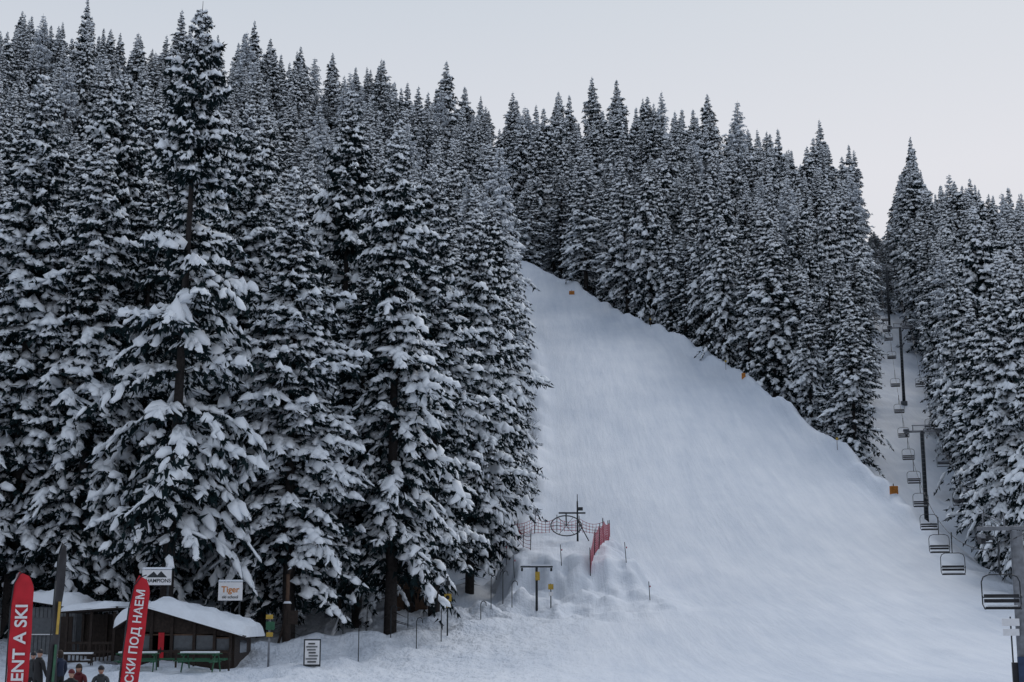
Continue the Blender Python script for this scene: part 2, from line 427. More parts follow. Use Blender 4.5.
for (x, y, h, mi, wf) in heroes:
    ob = bpy.data.objects.new('snowy_fir_tree', HD[mi]); link(ob)
    ob.location = (x, y, H(x, y)-0.25); s = h/30.0
    ws = wf*(0.5+0.5*s)
    ob.scale = (ws, ws, s); ob.rotation_euler = (random.uniform(-.02, .02), random.uniform(-.02, .025), random.uniform(0, 6.28))
    heroxy.append((x, y))
heroxy = np.array(heroxy)

forest = bpy.data.collections.new('conifer_forest_trees')
rng = np.random.default_rng(99)
cnt = 0
yy = 80.0
while yy < 400:
    sp = 6.0 if yy < 160 else 6.9
    half = 0.40*yy+14
    xx = -half+rng.uniform(0, 3)
    while xx < half:
        x = xx+rng.uniform(-2.9, 2.9); y = yy+rng.uniform(-2.9, 2.9); xx += sp
        ok = False
        left_edge = float(XL(y))-1.8; right_edge = float(XR(y))+2.8
        dl = abs(x-float(LX(y)))
        if x < left_edge and y > 88: ok = True
        if x < -17 and y > 84: ok = True
        if x > right_edge and y > 120 and dl > 4.3: ok = True
        if x > float(LX(y))+5.4 and y > 104: ok = True
        if y > 305: ok = True
        if ok and np.min((heroxy[:, 0]-x)**2+(heroxy[:, 1]-y)**2) < 3.4**2: ok = False
        if not ok: continue
        edge = min(abs(x-left_edge), abs(x-right_edge))
        h = (rng.uniform(21, 31) if y < 200 else rng.uniform(23, 35))*(0.85 if (edge < 4 and rng.random() < 0.4) else 1.0)
        r_ = rng.random()
        if r_ < 0.14: h *= rng.uniform(.45, .75)
        elif r_ > 0.91: h *= 1.17
        if dl < 5 and y > 270: h = rng.uniform(9, 14)
        near = y < 125
        mset = HD if near else LD
        if near: mi = rng.integers(0, 5)
        else: mi = rng.choice(5, p=[0.27, 0.24, 0.25, 0.16, 0.08])
        ob = bpy.data.objects.new('conifer', mset[mi])
        s = h/30.0; w = (0.5+0.5*s)*rng.uniform(0.82, 1.22)
        ob.location = (x, y, float(height(np.array([x]), np.array([y]))[0])-0.3)
        ob.scale = (w, w, s); ob.rotation_euler = (rng.normal(0, .02), rng.normal(0, .02), rng.uniform(0, 6.28))
        forest.objects.link(ob); cnt += 1
    yy += sp
print('forest trees', cnt)
fe = bpy.data.objects.new('conifer_forest', None); fe.instance_type = 'COLLECTION'; fe.instance_collection = forest; link(fe)

# bare shrubs along the left edge of the piste
def shrub(x, y, h, seed):
    r = random.Random(seed); b = MB()
    def rec(p, d, l, rad, lev):
        q = p+d*l; b.cyl(p, q, rad, M_bark, rad*0.6, n=4)
        if lev == 0: return
        for _ in range(3):
            nd = (d+Vector((r.uniform(-.6, .6), r.uniform(-.6, .6), r.uniform(-.1, .5)))).normalized()
            rec(p+d*l*r.uniform(.5, 1), nd, l*r.uniform(.55, .8), rad*0.6, lev-1)
    for _ in range(5):
        rec(Vector((r.uniform(-.2, .2), r.uniform(-.2, .2), -0.1)), Vector((r.uniform(-.5, .5), r.uniform(-.5, .5), 1)).normalized(), h*0.4, 0.025, 3)
    b.obj('bare_shrub', (x, y, H(x, y)))
for i, y in enumerate([141, 148, 154, 160, 169, 182]):
    shrub(float(XL(y))+random.uniform(-.9, .1), y, random.uniform(1.6, 2.6), i)

# ------------------------------------------------------------------ chairlift
def cable_z(y):
    pts = [(30, 2.3, 0), (52, 2.5, 3.0), (150, 19.4, 1.8), (210, 43.0, 2.2), (285, 71.0, 1.5)]
    for (y0, z0, _), (y1, z1, sg) in zip(pts[:-1], [(a, b, s[2]) for (a, b, _), s in zip(pts[1:], pts[:-1])]):
        if y <= y1:
            t = (y-y0)/(y1-y0); return z0+(z1-z0)*t-4*sg*t*(1-t)
    return pts[-1][1]
ux = Vector((1, -0.25, 0)).normalized()   # across the line
rz = math.atan2(-0.25, 1)
def lift_pylon(y, loc_z_top):
    x = float(LX(y)); g = H(x, y); hh = loc_z_top-g
    b = MB()
    b.cyl((0, 0, -1), (0, 0, hh+0.3), 0.26, M_dmetal, 0.18, n=12)
    b.cyl((0, 0, -0.6), (0, 0, 0.5), 0.5, M_grey, n=12)
    b.box((0, 0, hh+0.25), (3.7, 0.25, 0.2), M_metal)
    b.box((0, 0, hh+0.9), (2.0, 0.1, 0.1), M_metal)
    for sx in (-1, 1):
        b.cyl((sx*0.9, 0, hh+0.3), (sx*0.9, 0, hh+0.95), 0.05, M_metal)
        b.box((sx*1.6, 0, hh+0.05), (0.16, 2.4, 0.2), M_metal, rx=0.2)
        for k in range(-3, 4):
            b.cyl((sx*1.6-0.1, k*0.36, hh-0.05+k*0.075), (sx*1.6+0.1, k*0.36, hh-0.05+k*0.075), 0.16, M_black, n=10)
        b.box((sx*1.6, 0, hh+0.42), (0.6, 1.7, 0.05), M_metal)
        b.box((sx*1.6, 0, hh+0.47), (0.56, 1.6, 0.10), M_snowpile)
    for k in range(int(hh/0.45)):
        b.box((0, -0.42, 0.5+k*0.45), (0.4, 0.03, 0.03), M_metal)
    for sx in (-.2, .2): b.cyl((sx, -0.42, 0.3), (sx, -0.42, hh), 0.02, M_metal, n=5)
    b.obj('chairlift_pylon', (x, y, g), rz=rz)
for y in (150, 210, 285): lift_pylon(y, cable_z(y))
cb = MB()
for sx in (-1.6, 1.6):
    pts = []
    for y in np.arange(30, 286, 3.0):
        pts.append(Vector((float(LX(y)), y, cable_z(y)))+ux*sx)
    cb.tube(pts, 0.018, M_black, 5)
cb.obj('lift_cable')

b = MB()
b.cyl((0, 0, -0.22), (0, 0, 0.15), 0.035, M_dmetal)
b.tube([(0, 0, 0), (0, 0.2, -0.4), (0, 0.2, -0.95)], 0.028, M_dmetal)
W = 0.62
fr_ = [(W-.25, 0.2, -.95), (W-.07, 0.18, -1.03), (W, 0.16, -1.2), (W, 0.10, -1.95), (W-.05, -0.1, -2.1), (W-.05, -.45, -2.1)]
b.tube([(-W+.25, .2, -.95)]+fr_, 0.022, M_dmetal); b.tube([(-p[0], p[1], p[2]) for p in fr_], 0.022, M_dmetal)
for k in range(3): b.box((0, -0.34+k*0.17, -2.05-0.02*k), (2*W-.12, 0.145, 0.05), M_black)
for k in range(2): b.box((0, 0.12, -1.83+k*0.16), (2*W-.1, 0.045, 0.12), M_black, rx=-0.12)
b.tube([(-W, .13, -1.6), (-W, -.3, -1.72), (W, -.3, -1.72), (W, .13, -1.6)], 0.016, M_dmetal)
b.box((0, -0.12, -2.0), (2*W-.3, 0.36, 0.04), M_snowpile)
ch0 = b.obj('chairlift_chair', (0, 0, 0)); chm = ch0.data; bpy.data.objects.remove(ch0)
for sx in (-1.6, 1.6):
    y = 48.5 if sx < 0 else 96.0
    while y < 280:
        if not (sx < 0 and 58 < y < 70):
            p = Vector((float(LX(y)), y, cable_z(y)))+ux*sx
            c = bpy.data.objects.new('chairlift_chair', chm); c.location = p; c.rotation_euler = (random.uniform(-.03, .03), 0, rz+(0 if sx < 0 else math.pi)); link(c)
        y += 14.0 if sx < 0 else 23.0
# valley station support at the right edge
x0, y0 = 18.3, 52.0; g = H(x0, y0); b = MB()
b.cyl((0, 0, -0.5), (0, 0, 5.9), 0.26, M_metal, 0.22, n=14)
b.cyl((0, 0, -0.3), (0, 0, 0.35), 0.5, M_grey, n=14)
b.box((0.3, 0, 6.0), (3.3, 0.2, 0.14), M_metal)
b.box((-1.2, 0.2, 5.75), (0.14, 2.2, 0.16), M_metal, rx=0.06)
for k in range(-2, 3): b.cyl((-1.28, 0.2+k*.4, 5.6+k*0.03), (-1.12, 0.2+k*.4, 5.6+k*.03), .13, M_black, n=10)
b.cyl((-1.15, -.3, 5.9), (-1.15, -.3, 6.5), 0.025, M_metal); b.cyl((-.4, 0, 6), (-.4, 0, 6.6), 0.03, M_metal)
b.box((-0.8, -0.05, 6.4), (0.8, 0.04, 0.05), M_metal, ry=.4)
b.box((-0.42, -0.3, 2.65), (0.6, 0.04, 0.26), M_white); b.box((-.42, -0.3, 2.3), (0.55, 0.04, 0.24), M_white)
b.cyl((-0.42, -.27, 0), (-.42, -.27, 2.85), 0.03, M_dmetal)
b.box((0.02, -0.42, .9), (0.6, 0.3, 1.1), M_blue); b.box((-.35, -0.32, .6), (0.25, 0.28, 1.3), M_black)
b.obj('lift_station_tower', (x0, y0, g), rz=rz, bevel=0.01)

# ------------------------------------------------------------------ piste furniture
def pad(x, y, m, w=1.2, h=1.4):
    b = MB(); b.cyl((0, 0, -.4), (0, 0, h+.25), 0.05, M_wood2); b.box((0, -0.1, h*.5), (w, 0.25, h), m)
    for k in range(1, 4): b.box((0, -0.235, h*k/4), (w*1.01, 0.02, 0.04), M_black)
    b.obj('safety_pad', (x, y, H(x, y)-.2), bevel=0.05)
pad(float(XR(141))+1.0, 141, M_orange, .8, .8); pad(float(XR(190))+.6, 190, M_orange, .5, .8); pad(float(XR(262))-.2, 258, M_orange, 1.0, .8)
def marker(x, y, h, m, disc=True):
    b = MB(); b.cyl((0, 0, -.3), (0, 0, h), 0.03, M_wood2 if m is M_yellow else M_dmetal, n=6)
    if disc: b.box((0, -.05, h-.15), (.28, .03, .28), m)
    b.obj('piste_marker', (x, y, H(x, y)))
for y in (158, 196, 228): marker(float(XR(y))+.5, y, 1.4, M_yellow)

# mound: return wheel of the drag lift
x0, y0 = 4.9, 107.0; g = H(x0, y0); b = MB()
b.cyl((0, 0, -.5), (0, 0, 3.0), 0.08, M_dmetal, 0.06, n=10)
b.cyl((0, 0, 3.0), (0, 0, 3.5), 0.03, M_dmetal)
b.box((-.4, 0, 2.1), (2.0, .1, .12), M_dmetal)
R3 = Matrix.Rotation(math.radians(44), 3, 'X')
b.torus((-.85, -.1, 1.15), 1.15, 0.045, M_dmetal, R3)
for k in range(3):
    v = R3 @ Vector((math.cos(k*1.047), math.sin(k*1.047), 0))*1.15; c = Vector((-.85, -.1, 1.15)); b.cyl(c-v, c+v, .02, M_dmetal, n=5)
b.cyl((-.85, 0, 2.1), (-.85, -.1, 1.15), .05, M_dmetal)
b.cyl((1.0, -.1, -.3), (0, 0, 1.6), .04, M_dmetal)
b.box((.2, -.1, 2.4), (.4, .12, .25), M_dmetal)
b.obj('drag_lift_return_wheel', (x0, y0, g))

def net_fence(pts, hgt, m, cell=0.22, sw=0.035):
    b = MB()
    P3 = [Vector((x, y, H(x, y))) for x, y in pts]
    for p in P3: b.cyl(p-Vector((0, 0, .4)), p+Vector((random.uniform(-.1, .1), 0, hgt+.25)), 0.03, M_dmetal, n=6)
    for A, B in zip(P3[:-1], P3[1:]):
        l = (B-A).length; n = max(2, int(l/cell)); up = Vector((0, 0, 1)); dr = (B-A).normalized(); sg = random.uniform(.15, .4)
        for i in range(n+1):
            p = A+(B-A)*(i/n); sag = sg*math.sin(math.pi*i/n)
            b.quad(p+up*.1-dr*sw/2, p+up*.1+dr*sw/2, p+up*(hgt-sag)+dr*sw/2, p+up*(hgt-sag)-dr*sw/2, m)
        k = int(hgt/cell)
        for j in range(k+1):
            t = j/k; q = []
            for i in range(9):
                f = i/8; sag = sg*math.sin(math.pi*f); p = A+(B-A)*f
                q.append(p+up*(.1+(hgt-sag-.1)*t)+Vector((0, -.012, 0)))
            for a, c in zip(q[:-1], q[1:]): b.quad(a-up*sw/2, c-up*sw/2, c+up*sw/2, a+up*sw/2, m)
    b.obj('safety_net_fence')
net_fence([(5.3, 97.2), (5.7, 99.5), (6.2, 102.5), (6.8, 106), (7.4, 109.5), (7.7, 112.5)], 1.6, M_rednet, 0.15, 0.085)
net_fence([(7.2, 113.4), (5.4, 114.5), (3.6, 115), (1.8, 115), (0.2, 113.5)], 1.3, M_rednet, 0.28, 0.035)
net_fence([(0.1, 113), (0.4, 109), (0.8, 105), (1.3, 102)], 1.3, M_rednet, 0.28, 0.035)
# drag lift T post in front of mound
x0, y0 = 1.6, 93.5; b = MB()
b.cyl((0, 0, -.5), (0, 0, 3.1), .08, M_dmetal, n=8); b.box((0, 0, 3.1), (2.1, .1, .1), M_dmetal)
for sx in (-1, 1):
    b.box((sx*.95, 0, 2.97), (.08, .8, .1), M_dmetal)
    for k in (-.3, 0, .3): b.cyl((sx*.95-.06, k, 2.92), (sx*.95+.06, k, 2.92), .1, M_black)
b.box((0.05, -.12, 2.5), (.3, .12, .55), M_yellow); b.box((0, 0, 3.19), (2.0, .12, .07), M_snowpile)
b.obj('drag_lift_pylon', (x0, y0, H(x0, y0)-.3))
x0, y0 = 2.5, 93.0; b = MB()
b.cyl((0, 0, -.3), (0, 0, 1.5), .035, M_dmetal); b.box((0, -.05, 1.3), (.34, .04, .34), M_yellow); b.box((0, -.05, .85), (.3, .04, .25), M_white)
b.obj('warning_sign', (x0, y0, H(x0, y0)))
for x, y, h in ((-.4, 101, 1.6), (.2, 98.5, 1.5), (7.9, 99, 1.4), (9.0, 94, 1.2), (3.4, 98, 1.4)):
    b = MB(); b.cyl((0, 0, -.5), (random.uniform(-.15, .15), 0, h), .025, M_dmetal, n=6); b.cyl((0, 0, h*.7), (0, 0, h*.78), .04, M_rednet, n=6)
    b.obj('bamboo_marker_stake', (x, y, H(x, y)))

def cane(x, y, h):
    b = MB(); pts = [(0, 0, -.3), (0, 0, h-.2), (.06, 0, h-.05), (.2, 0, h), (.33, 0, h-.08), (.36, 0, h-.3)]
    b.tube(pts, .026, M_dmetal); b.obj('rope_lift_post', (x, y, H(x, y)), rz=random.uniform(-.4, .4))
for x, y, h in ((-7.7, 73, 1.8), (-6.6, 79, 1.7), (-5.0, 76, 1.6), (-3.9, 80, 1.9), (-1.3, 90, 2.0), (0.0, 93, 1.7), (-1.9, 88, 1.3), (-.6, 95, 2.2), (-6.1, 85, 1.5), (-9.2, 79, 1.6), (-8.2, 82, 1.8)):
    cane(x, y, h)
x0, y0 = -3.65, 82.0; b = MB()
b.cyl((0, 0, -.4), (0, 0, 3.3), .045, M_dmetal); b.box((.02, -.09, 2.1), (.4, .1, .42), M_yellow); b.box((.02, -.09, 1.6), (.36, .06, .22), M_yellow)
b.box((0, -.06, 2.9), (.25, .05, .25), M_dmetal); b.cyl((0, -.15, 2.1), (0, -.142, 2.1), .12, M_black)
b.obj('trail_sign', (x0, y0, H(x0, y0)))
x0, y0 = -11.65, 75.0; b = MB()
b.cyl((0, 0, -.4), (0, 0, 1.9), .22, M_wood, .18, n=10); b.cyl((0, 0, 1.9), (0, 0, 3.4), .1, M_wood2, n=8); b.cyl((0, 0, 3.4), (0.2, 0, 3.75), .06, M_wood)
b.box((0.35, -.25, 1.2), (.5, .1, .7), M_wood); b.cyl((-.45, 0, -.3), (0, 0, 1.4), .07, M_wood)
b.cyl((0, 0, 1.9), (0, 0, 2.02), .23, M_snowpile, .15, n=10)
b.obj('wooden_post', (x0, y0, H(x0, y0)))
x0, y0 = -11.2, 67.0; b = MB()
b.cyl((0, 0, -.4), (0, 0, 2.4), .05, M_metal); b.box((0, -.08, 2.25), (.32, .06, .2), M_yellow); b.box((.05, -.08, 1.85), (.4, .06, .38), M_green); b.box((.03, -.08, 1.45), (.3, .06, .2), M_yellow)
b.obj('direction_sign', (x0, y0, H(x0, y0)))
# A-board
x0, y0 = -9.2, 67.0; b = MB()
for sgn in (-1, 1):
    b.box((0, sgn*.22, .6), (.78, .04, 1.25), M_dmetal, rx=sgn*.18); b.box((0, sgn*.25, .62), (.66, .03, 1.08), M_white, rx=sgn*.18)
for k in range(7):
    zz_ = .2+k*.135
    b.box((random.uniform(-.05, .05), -.30+(zz_-.62)*.182+.03-.012, zz_), (random.uniform(.3, .55), .03, .06), M_grey if k % 3 else M_dmetal, rx=-.18)
b.obj('a_board_sign', (x0, y0, H(x0, y0)), rz=.15)

# ------------------------------------------------------------------ text helper
def text(body, size, m, parent, loc, rot, name='lettering', sx=1.0):
    c = bpy.data.curves.new(name, 'FONT'); c.body = body; c.size = size; c.align_x = 'CENTER'; c.align_y = 'CENTER'; c.extrude = 0.002; c.offset = size*0.02
    o = bpy.data.objects.new(name, c); scene.collection.objects.link(o)
    bpy.context.view_layer.update()
    me = bpy.data.meshes.new_from_object(o.evaluated_get(bpy.context.evaluated_depsgraph_get()))
    bpy.data.objects.remove(o)
    me.materials.clear(); me.materials.append(m)
    ob = bpy.data.objects.new(name, me); ob.location = loc; ob.rotation_euler = rot; ob.scale = (sx, 1, 1); link(ob, parent); return ob

def feather_flag(x, y, h, w, m, body, lean, m2=None, yaw=0.0, nm='feather_flag', tsz=.4, tz=.5):
    g = H(x, y); e = empty(nm, (x, y, g), yaw)
    e.rotation_euler = (0, lean, yaw)
    b = MB(); b.cyl((-w/2-.02, 0, -.3), (-w/2-.02, 0, h*.8), .02, M_dmetal)
    pole = [(-w/2-.02, 0, h*.8), (-w/2+.03, 0, h*.93), (-w/2+.16, 0, h*.985), (-w/2+.3, 0, h)]
    b.tube(pole, .015, M_dmetal); b.obj('pole', (0, 0, 0), e)
    n = 40; vs = []; fs = []; z0 = h*.14
    for i in range(n+1):
        t = i/n; z = z0+(h*.995-z0)*t
        tt = max(0, (t-.86)/.14)
        xl = -w/2+(tt**2)*.28*w; xr = w/2-(tt**2.2)*.25*w
        zr = z-tt*0.10
        for k in range(7):
            f = k/6; vs.append((xl+(xr-xl)*f, .02*math.sin(t*9+f*3)+.012*math.sin(t*23-f*6), z+(zr-z)*f))
    for i in range(n):
        for k in range(6): fs.append((i*7+k, i*7+k+1, i*7+k+8, i*7+k+7))
    b = MB(); b.add(vs, fs, m, True); b.obj('fabric', (0, 0, 0), e)
    if m2:
        b = MB(); b.box((0, -.04, h*.62), (w*.3, .01, h*.16), m2); b.box((0, -.04, h*.40), (w*.3, .01, h*.18), M_green); b.obj('stripe', (0, 0, 0), e)
    if body: text(body, tsz, M_white, e, (0.02, -.045, h*tz), (math.pi/2, -math.pi/2, 0))
    return e
feather_flag(-11.85, 35, 4.15, .52, M_red, 'RENT A SKI', 0.0, tsz=.41, tz=.56)
feather_flag(-9.3, 35, 4.05, .44, M_red, 'СКИ ПОД НАЕМ', 0.085, tsz=.28, tz=.64)
feather_flag(-11.4, 36, 5.0, .34, M_black, '', 0.05, M_yellow, yaw=1.25)

# ------------------------------------------------------------------ buildings
def snow_pad(name, c00, c10, c11, c01, th, parent, seed=0, nu=26, nv=14):
    c00, c10, c11, c01 = map(Vector, (c00, c10, c11, c01)); nrm = (c10-c00).cross(c01-c00).normalized()
    if nrm.z < 0: nrm = -nrm
    vs = []; fs = []
    for j in range(nv+1):
        for i in range(nu+1):
            u = i/nu; v = j/nv
            p = (c00*(1-u)+c10*u)*(1-v)+(c01*(1-u)+c11*u)*v
            e = (1-abs(2*u-1)**10)*(1-abs(2*v-1)**8)
            n = float(fb(np.array([p.x*1.1+seed]), np.array([p.y*1.1+p.z]), seed)[0])
            hgt = th*max(0, e)**.6*(1+.8*n)
            if i in (0, nu) or j in (0, nv): hgt = -0.04
            vs.append(p+nrm*(hgt+.004)+Vector((0, 0, -0.03 if e < .2 else 0)))
    for j in range(nv):
        for i in range(nu): fs.append((j*(nu+1)+i, j*(nu+1)+i+1, (j+1)*(nu+1)+i+1, (j+1)*(nu+1)+i))
    b = MB(); b.add(vs, fs, M_snowpile, True); return b.obj(name, (0, 0, 0), parent)

# main ski hut (saltbox roof, gable towards the piste)
hx, hy = -15.5, 67.6; g = min(H(hx-3, hy), H(hx+3, hy), H(hx, hy))
hut = empty('wooden_ski_hut', (hx, hy, g-.2)); hut.scale = (.95, .95, .95)
xl, xa, xr_ = -2.7, -1.6, 2.9; D = 4.6     # plan
zl, za, zr_ = 2.45, 3.2, 1.9
b = MB()
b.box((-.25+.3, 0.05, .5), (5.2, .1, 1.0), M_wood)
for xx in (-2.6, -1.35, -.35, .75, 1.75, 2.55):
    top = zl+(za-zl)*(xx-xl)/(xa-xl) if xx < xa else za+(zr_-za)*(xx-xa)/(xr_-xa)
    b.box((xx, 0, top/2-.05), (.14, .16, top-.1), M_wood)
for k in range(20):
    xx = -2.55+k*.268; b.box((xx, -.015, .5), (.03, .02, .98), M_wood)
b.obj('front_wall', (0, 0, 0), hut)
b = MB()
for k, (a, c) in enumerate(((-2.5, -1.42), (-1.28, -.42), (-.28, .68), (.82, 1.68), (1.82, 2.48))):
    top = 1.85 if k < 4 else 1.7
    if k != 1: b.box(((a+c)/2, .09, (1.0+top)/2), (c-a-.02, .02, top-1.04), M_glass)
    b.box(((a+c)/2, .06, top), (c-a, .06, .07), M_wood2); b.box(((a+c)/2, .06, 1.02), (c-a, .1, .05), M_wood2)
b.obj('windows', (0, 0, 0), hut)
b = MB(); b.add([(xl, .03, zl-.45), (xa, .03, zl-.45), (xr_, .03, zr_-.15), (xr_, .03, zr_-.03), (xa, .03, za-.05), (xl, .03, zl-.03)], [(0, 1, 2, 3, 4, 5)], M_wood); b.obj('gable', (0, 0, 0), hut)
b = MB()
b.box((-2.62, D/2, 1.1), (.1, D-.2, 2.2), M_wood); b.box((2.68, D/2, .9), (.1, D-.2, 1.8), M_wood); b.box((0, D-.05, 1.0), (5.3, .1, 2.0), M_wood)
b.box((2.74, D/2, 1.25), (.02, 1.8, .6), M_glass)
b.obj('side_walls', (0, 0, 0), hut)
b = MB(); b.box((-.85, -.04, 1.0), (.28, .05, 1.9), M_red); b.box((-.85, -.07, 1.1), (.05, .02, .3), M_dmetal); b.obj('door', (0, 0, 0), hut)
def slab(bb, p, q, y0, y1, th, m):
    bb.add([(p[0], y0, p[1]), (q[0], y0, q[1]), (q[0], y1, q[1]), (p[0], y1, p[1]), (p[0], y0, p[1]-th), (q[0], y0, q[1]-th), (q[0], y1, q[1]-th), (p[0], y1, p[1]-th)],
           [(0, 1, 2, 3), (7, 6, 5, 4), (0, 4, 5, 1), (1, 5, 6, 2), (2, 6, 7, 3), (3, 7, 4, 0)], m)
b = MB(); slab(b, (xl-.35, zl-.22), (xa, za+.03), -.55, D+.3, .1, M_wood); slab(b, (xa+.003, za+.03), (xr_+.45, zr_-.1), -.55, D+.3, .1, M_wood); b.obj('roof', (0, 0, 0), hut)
snow_pad('roof_snow_left', (xl-.4, -.6, zl-.22), (xa+.03, -.6, za+.03), (xa+.03, D+.35, za+.03), (xl-.4, D+.35, zl-.22), .42, hut, 1)
snow_pad('roof_snow_right', (xa-.03, -.6, za+.04), (xr_+.5, -.6, zr_-.1), (xr_+.5, D+.35, zr_-.1), (xa-.03, D+.35, za+.04), .52, hut, 2)
# porch on the left of hut
hut2 = empty('covered_porch', (-19.9, 68.6, H(-19.9, 68.6)-.1))
b = MB()
for xx in (-1.15, 0, 1.1):
    for yy2 in (0, 2.6): b.box((xx, yy2, 1.15), (.12, .12, 2.3), M_wood)
b.box((0, 0, .85), (2.3, .06, .12), M_wood); b.box((0, 0, .45), (2.3, .05, .1), M_wood)
for k in range(12): b.box((-1.05+k*.19, .0, .42), (.06, .04, .8), M_wood)
b.box((0, 2.68, 1.1), (2.3, .05, 2.2), M_wood)
b.obj('frame', (0, 0, 0), hut2)
b = MB(); slab(b, (-1.4, 2.35), (1.3, 2.55), -.4, 3.0, .12, M_wood); b.obj('roof', (0, 0, 0), hut2)
snow_pad('roof_snow', (-1.45, -.45, 2.36), (1.32, -.45, 2.56), (1.32, 3.05, 2.56), (-1.45, 3.05, 2.36), .25, hut2, 4)
# small grey kiosk
k3 = empty('ticket_kiosk', (-22.9, 72.0, H(-22.9, 72)-.1))
b = MB(); b.box((0, 1.3, 1.2), (2.5, 2.6, 2.4), M_grey)
for k in range(13): b.box((-1.2+k*.2, -.012, 1.2), (.02, .02, 2.4), M_dmetal)
b.obj('walls', (0, 0, 0), k3)
b = MB(); b.box((-.35, -.03, 1.5), (1.1, .04, .8), M_glass); b.box((-.35, -.05, 1.08), (1.25, .12, .05), M_white); b.box((.8, -.035, 1.0), (.6, .04, 1.9), M_wood); b.obj('window_and_door', (0, 0, 0), k3)
b = MB(); slab(b, (-1.55, 2.85), (1.6, 2.35), -.4, 3.0, .1, M_wood); b.obj('roof', (0, 0, 0), k3)
snow_pad('roof_snow', (-1.6, -.45, 2.87), (1.65, -.45, 2.36), (1.65, 3.05, 2.36), (-1.6, 3.05, 2.87), .5, k3, 6)
# timber shelter among the trees
k4 = empty('timber_shelter', (-6.6, 93.5, H(-6.6, 93.5)-.2))
b = MB(); b.box((0, 1, 1.1), (2.2, 2, 2.2), M_wood2); b.obj('walls', (0, 0, 0), k4)
b = MB(); b.box((0, -.03, .95), (.7, .05, 1.8), M_wood); b.obj('door', (0, 0, 0), k4)
b = MB(); slab(b, (-1.4, 2.2), (0, 3.0), -.4, 2.4, .1, M_wood); slab(b, (0.003, 3.0), (1.4, 2.2), -.4, 2.4, .1, M_wood); b.add([(-1.1, -.01, 2.2), (1.1, -.01, 2.2), (0, -.01, 2.85)], [(0, 1, 2)], M_wood2); b.obj('roof', (0, 0, 0), k4)
snow_pad('roof_snow_left', (-1.45, -.45, 2.2), (0.02, -.45, 3.02), (.02, 2.45, 3.02), (-1.45, 2.45, 2.2), .3, k4, 7)
snow_pad('roof_snow_right', (-.02, -.45, 3.02), (1.45, -.45, 2.2), (1.45, 2.45, 2.2), (-.02, 2.45, 3.02), .3, k4, 8)

# advertising boards
def board(x, y, zc, w, h, name):
    g = H(x, y); e = empty(name, (x, y, g)); hh = zc-g
    b = MB()
    for sx in (-1, 1): b.cyl((sx*w*.38, .06, -.4), (sx*w*.38, .06, hh+h/2-.03), .05, M_dmetal)
    b.obj('posts', (0, 0, 0), e)
    b = MB(); b.box((0, -.02, hh), (w, .05, h), M_white); b.obj('panel', (0, 0, 0), e, bevel=.008)
    b = MB(); b.box((0, -.02, hh+h/2+.07), (w*1.02, .14, .1), M_snowpile); b.obj('snow_cap', (0, 0, 0), e, bevel=.04)
    return e, hh
e, hh = board(-17.0, 69.0, 2.0, 1.4, .72, 'advertising_board')
text('CHAMPIONS', .24, M_dmetal, e, (0, -.052, hh-.16), (math.pi/2, 0, 0))
b = MB(); b.add([(-.5, -.052, hh), (-.15, -.052, hh+.28), (.02, -.052, hh+.1), (.2, -.052, hh+.3), (.5, -.052, hh)], [(0, 4, 3, 2, 1)], M_dmetal); b.obj('mountain_logo', (0, 0, 0), e)
e, hh = board(-14.0, 71.8, 1.4, 1.2, .9, 'advertising_board')
text('Tiger', .42, M_orange, e, (0, -.052, hh+.08), (math.pi/2, 0, 0)); text('ski school', .2, M_dmetal, e, (0, -.052, hh-.28), (math.pi/2, 0, 0))

# picnic tables
def picnic(x, y, m, rzz=0.0, snowy=True):
    b = MB()
    for k in range(4): b.box((0, -.3+k*.2, .74), (1.8, .17, .04), m)
    for sy in (-1, 1):
        for k in range(2): b.box((0, sy*(.68+.15*k), .44), (1.8, .13, .04), m)
    for sx in (-.7, .7):
        b.box((sx, 0, .40), (.08, 1.6, .08), m); b.box((sx, 0, .685), (.08, .75, .07), m)
        for sy in (-1, 1): b.box((sx+.06, sy*.42, .34), (.05, .08, .84), m, rx=sy*.42)
    if snowy: b.box((0, 0, .80), (1.6, .66, .07), M_snowpile)
    b.obj('picnic_table', (x, y, H(x, y)-.03), rz=rzz, bevel=.012)
picnic(-16.6, 64.6, M_green, .1); picnic(-13.8, 64.4, M_green, -.1); picnic(-19.6, 65.2, M_wood, .2)
b = MB()
for k in range(7): b.box((k*.8, 0, .45), (.08, .08, .95), M_wood)
b.box((2.4, 0, .85), (4.9, .05, .09), M_wood); b.box((2.4, 0, .5), (4.9, .05, .09), M_green)
b.obj('wooden_railing', (-17.6, 65.9, H(-15, 65.9)-.1))

# ------------------------------------------------------------------ people
def skin_mesh(name, verts, edges, radii, sub=2):
    me = bpy.data.meshes.new(name); me.from_pydata(verts, edges, [])
    ob = bpy.data.objects.new(name, me); scene.collection.objects.link(ob)
    md = ob.modifiers.new('skin', 'SKIN'); md.use_smooth_shade = True
    sv = me.skin_vertices[0].data
    for i, r in enumerate(radii): sv[i].radius = (r, r) if not isinstance(r, tuple) else r
    sv[0].use_root = True
    s = ob.modifiers.new('sub', 'SUBSURF'); s.levels = sub; s.render_levels = sub
    bpy.context.view_layer.update()
    out = bpy.data.meshes.new_from_object(ob.evaluated_get(bpy.context.evaluated_depsgraph_get()))
    bpy.data.objects.remove(ob); return out

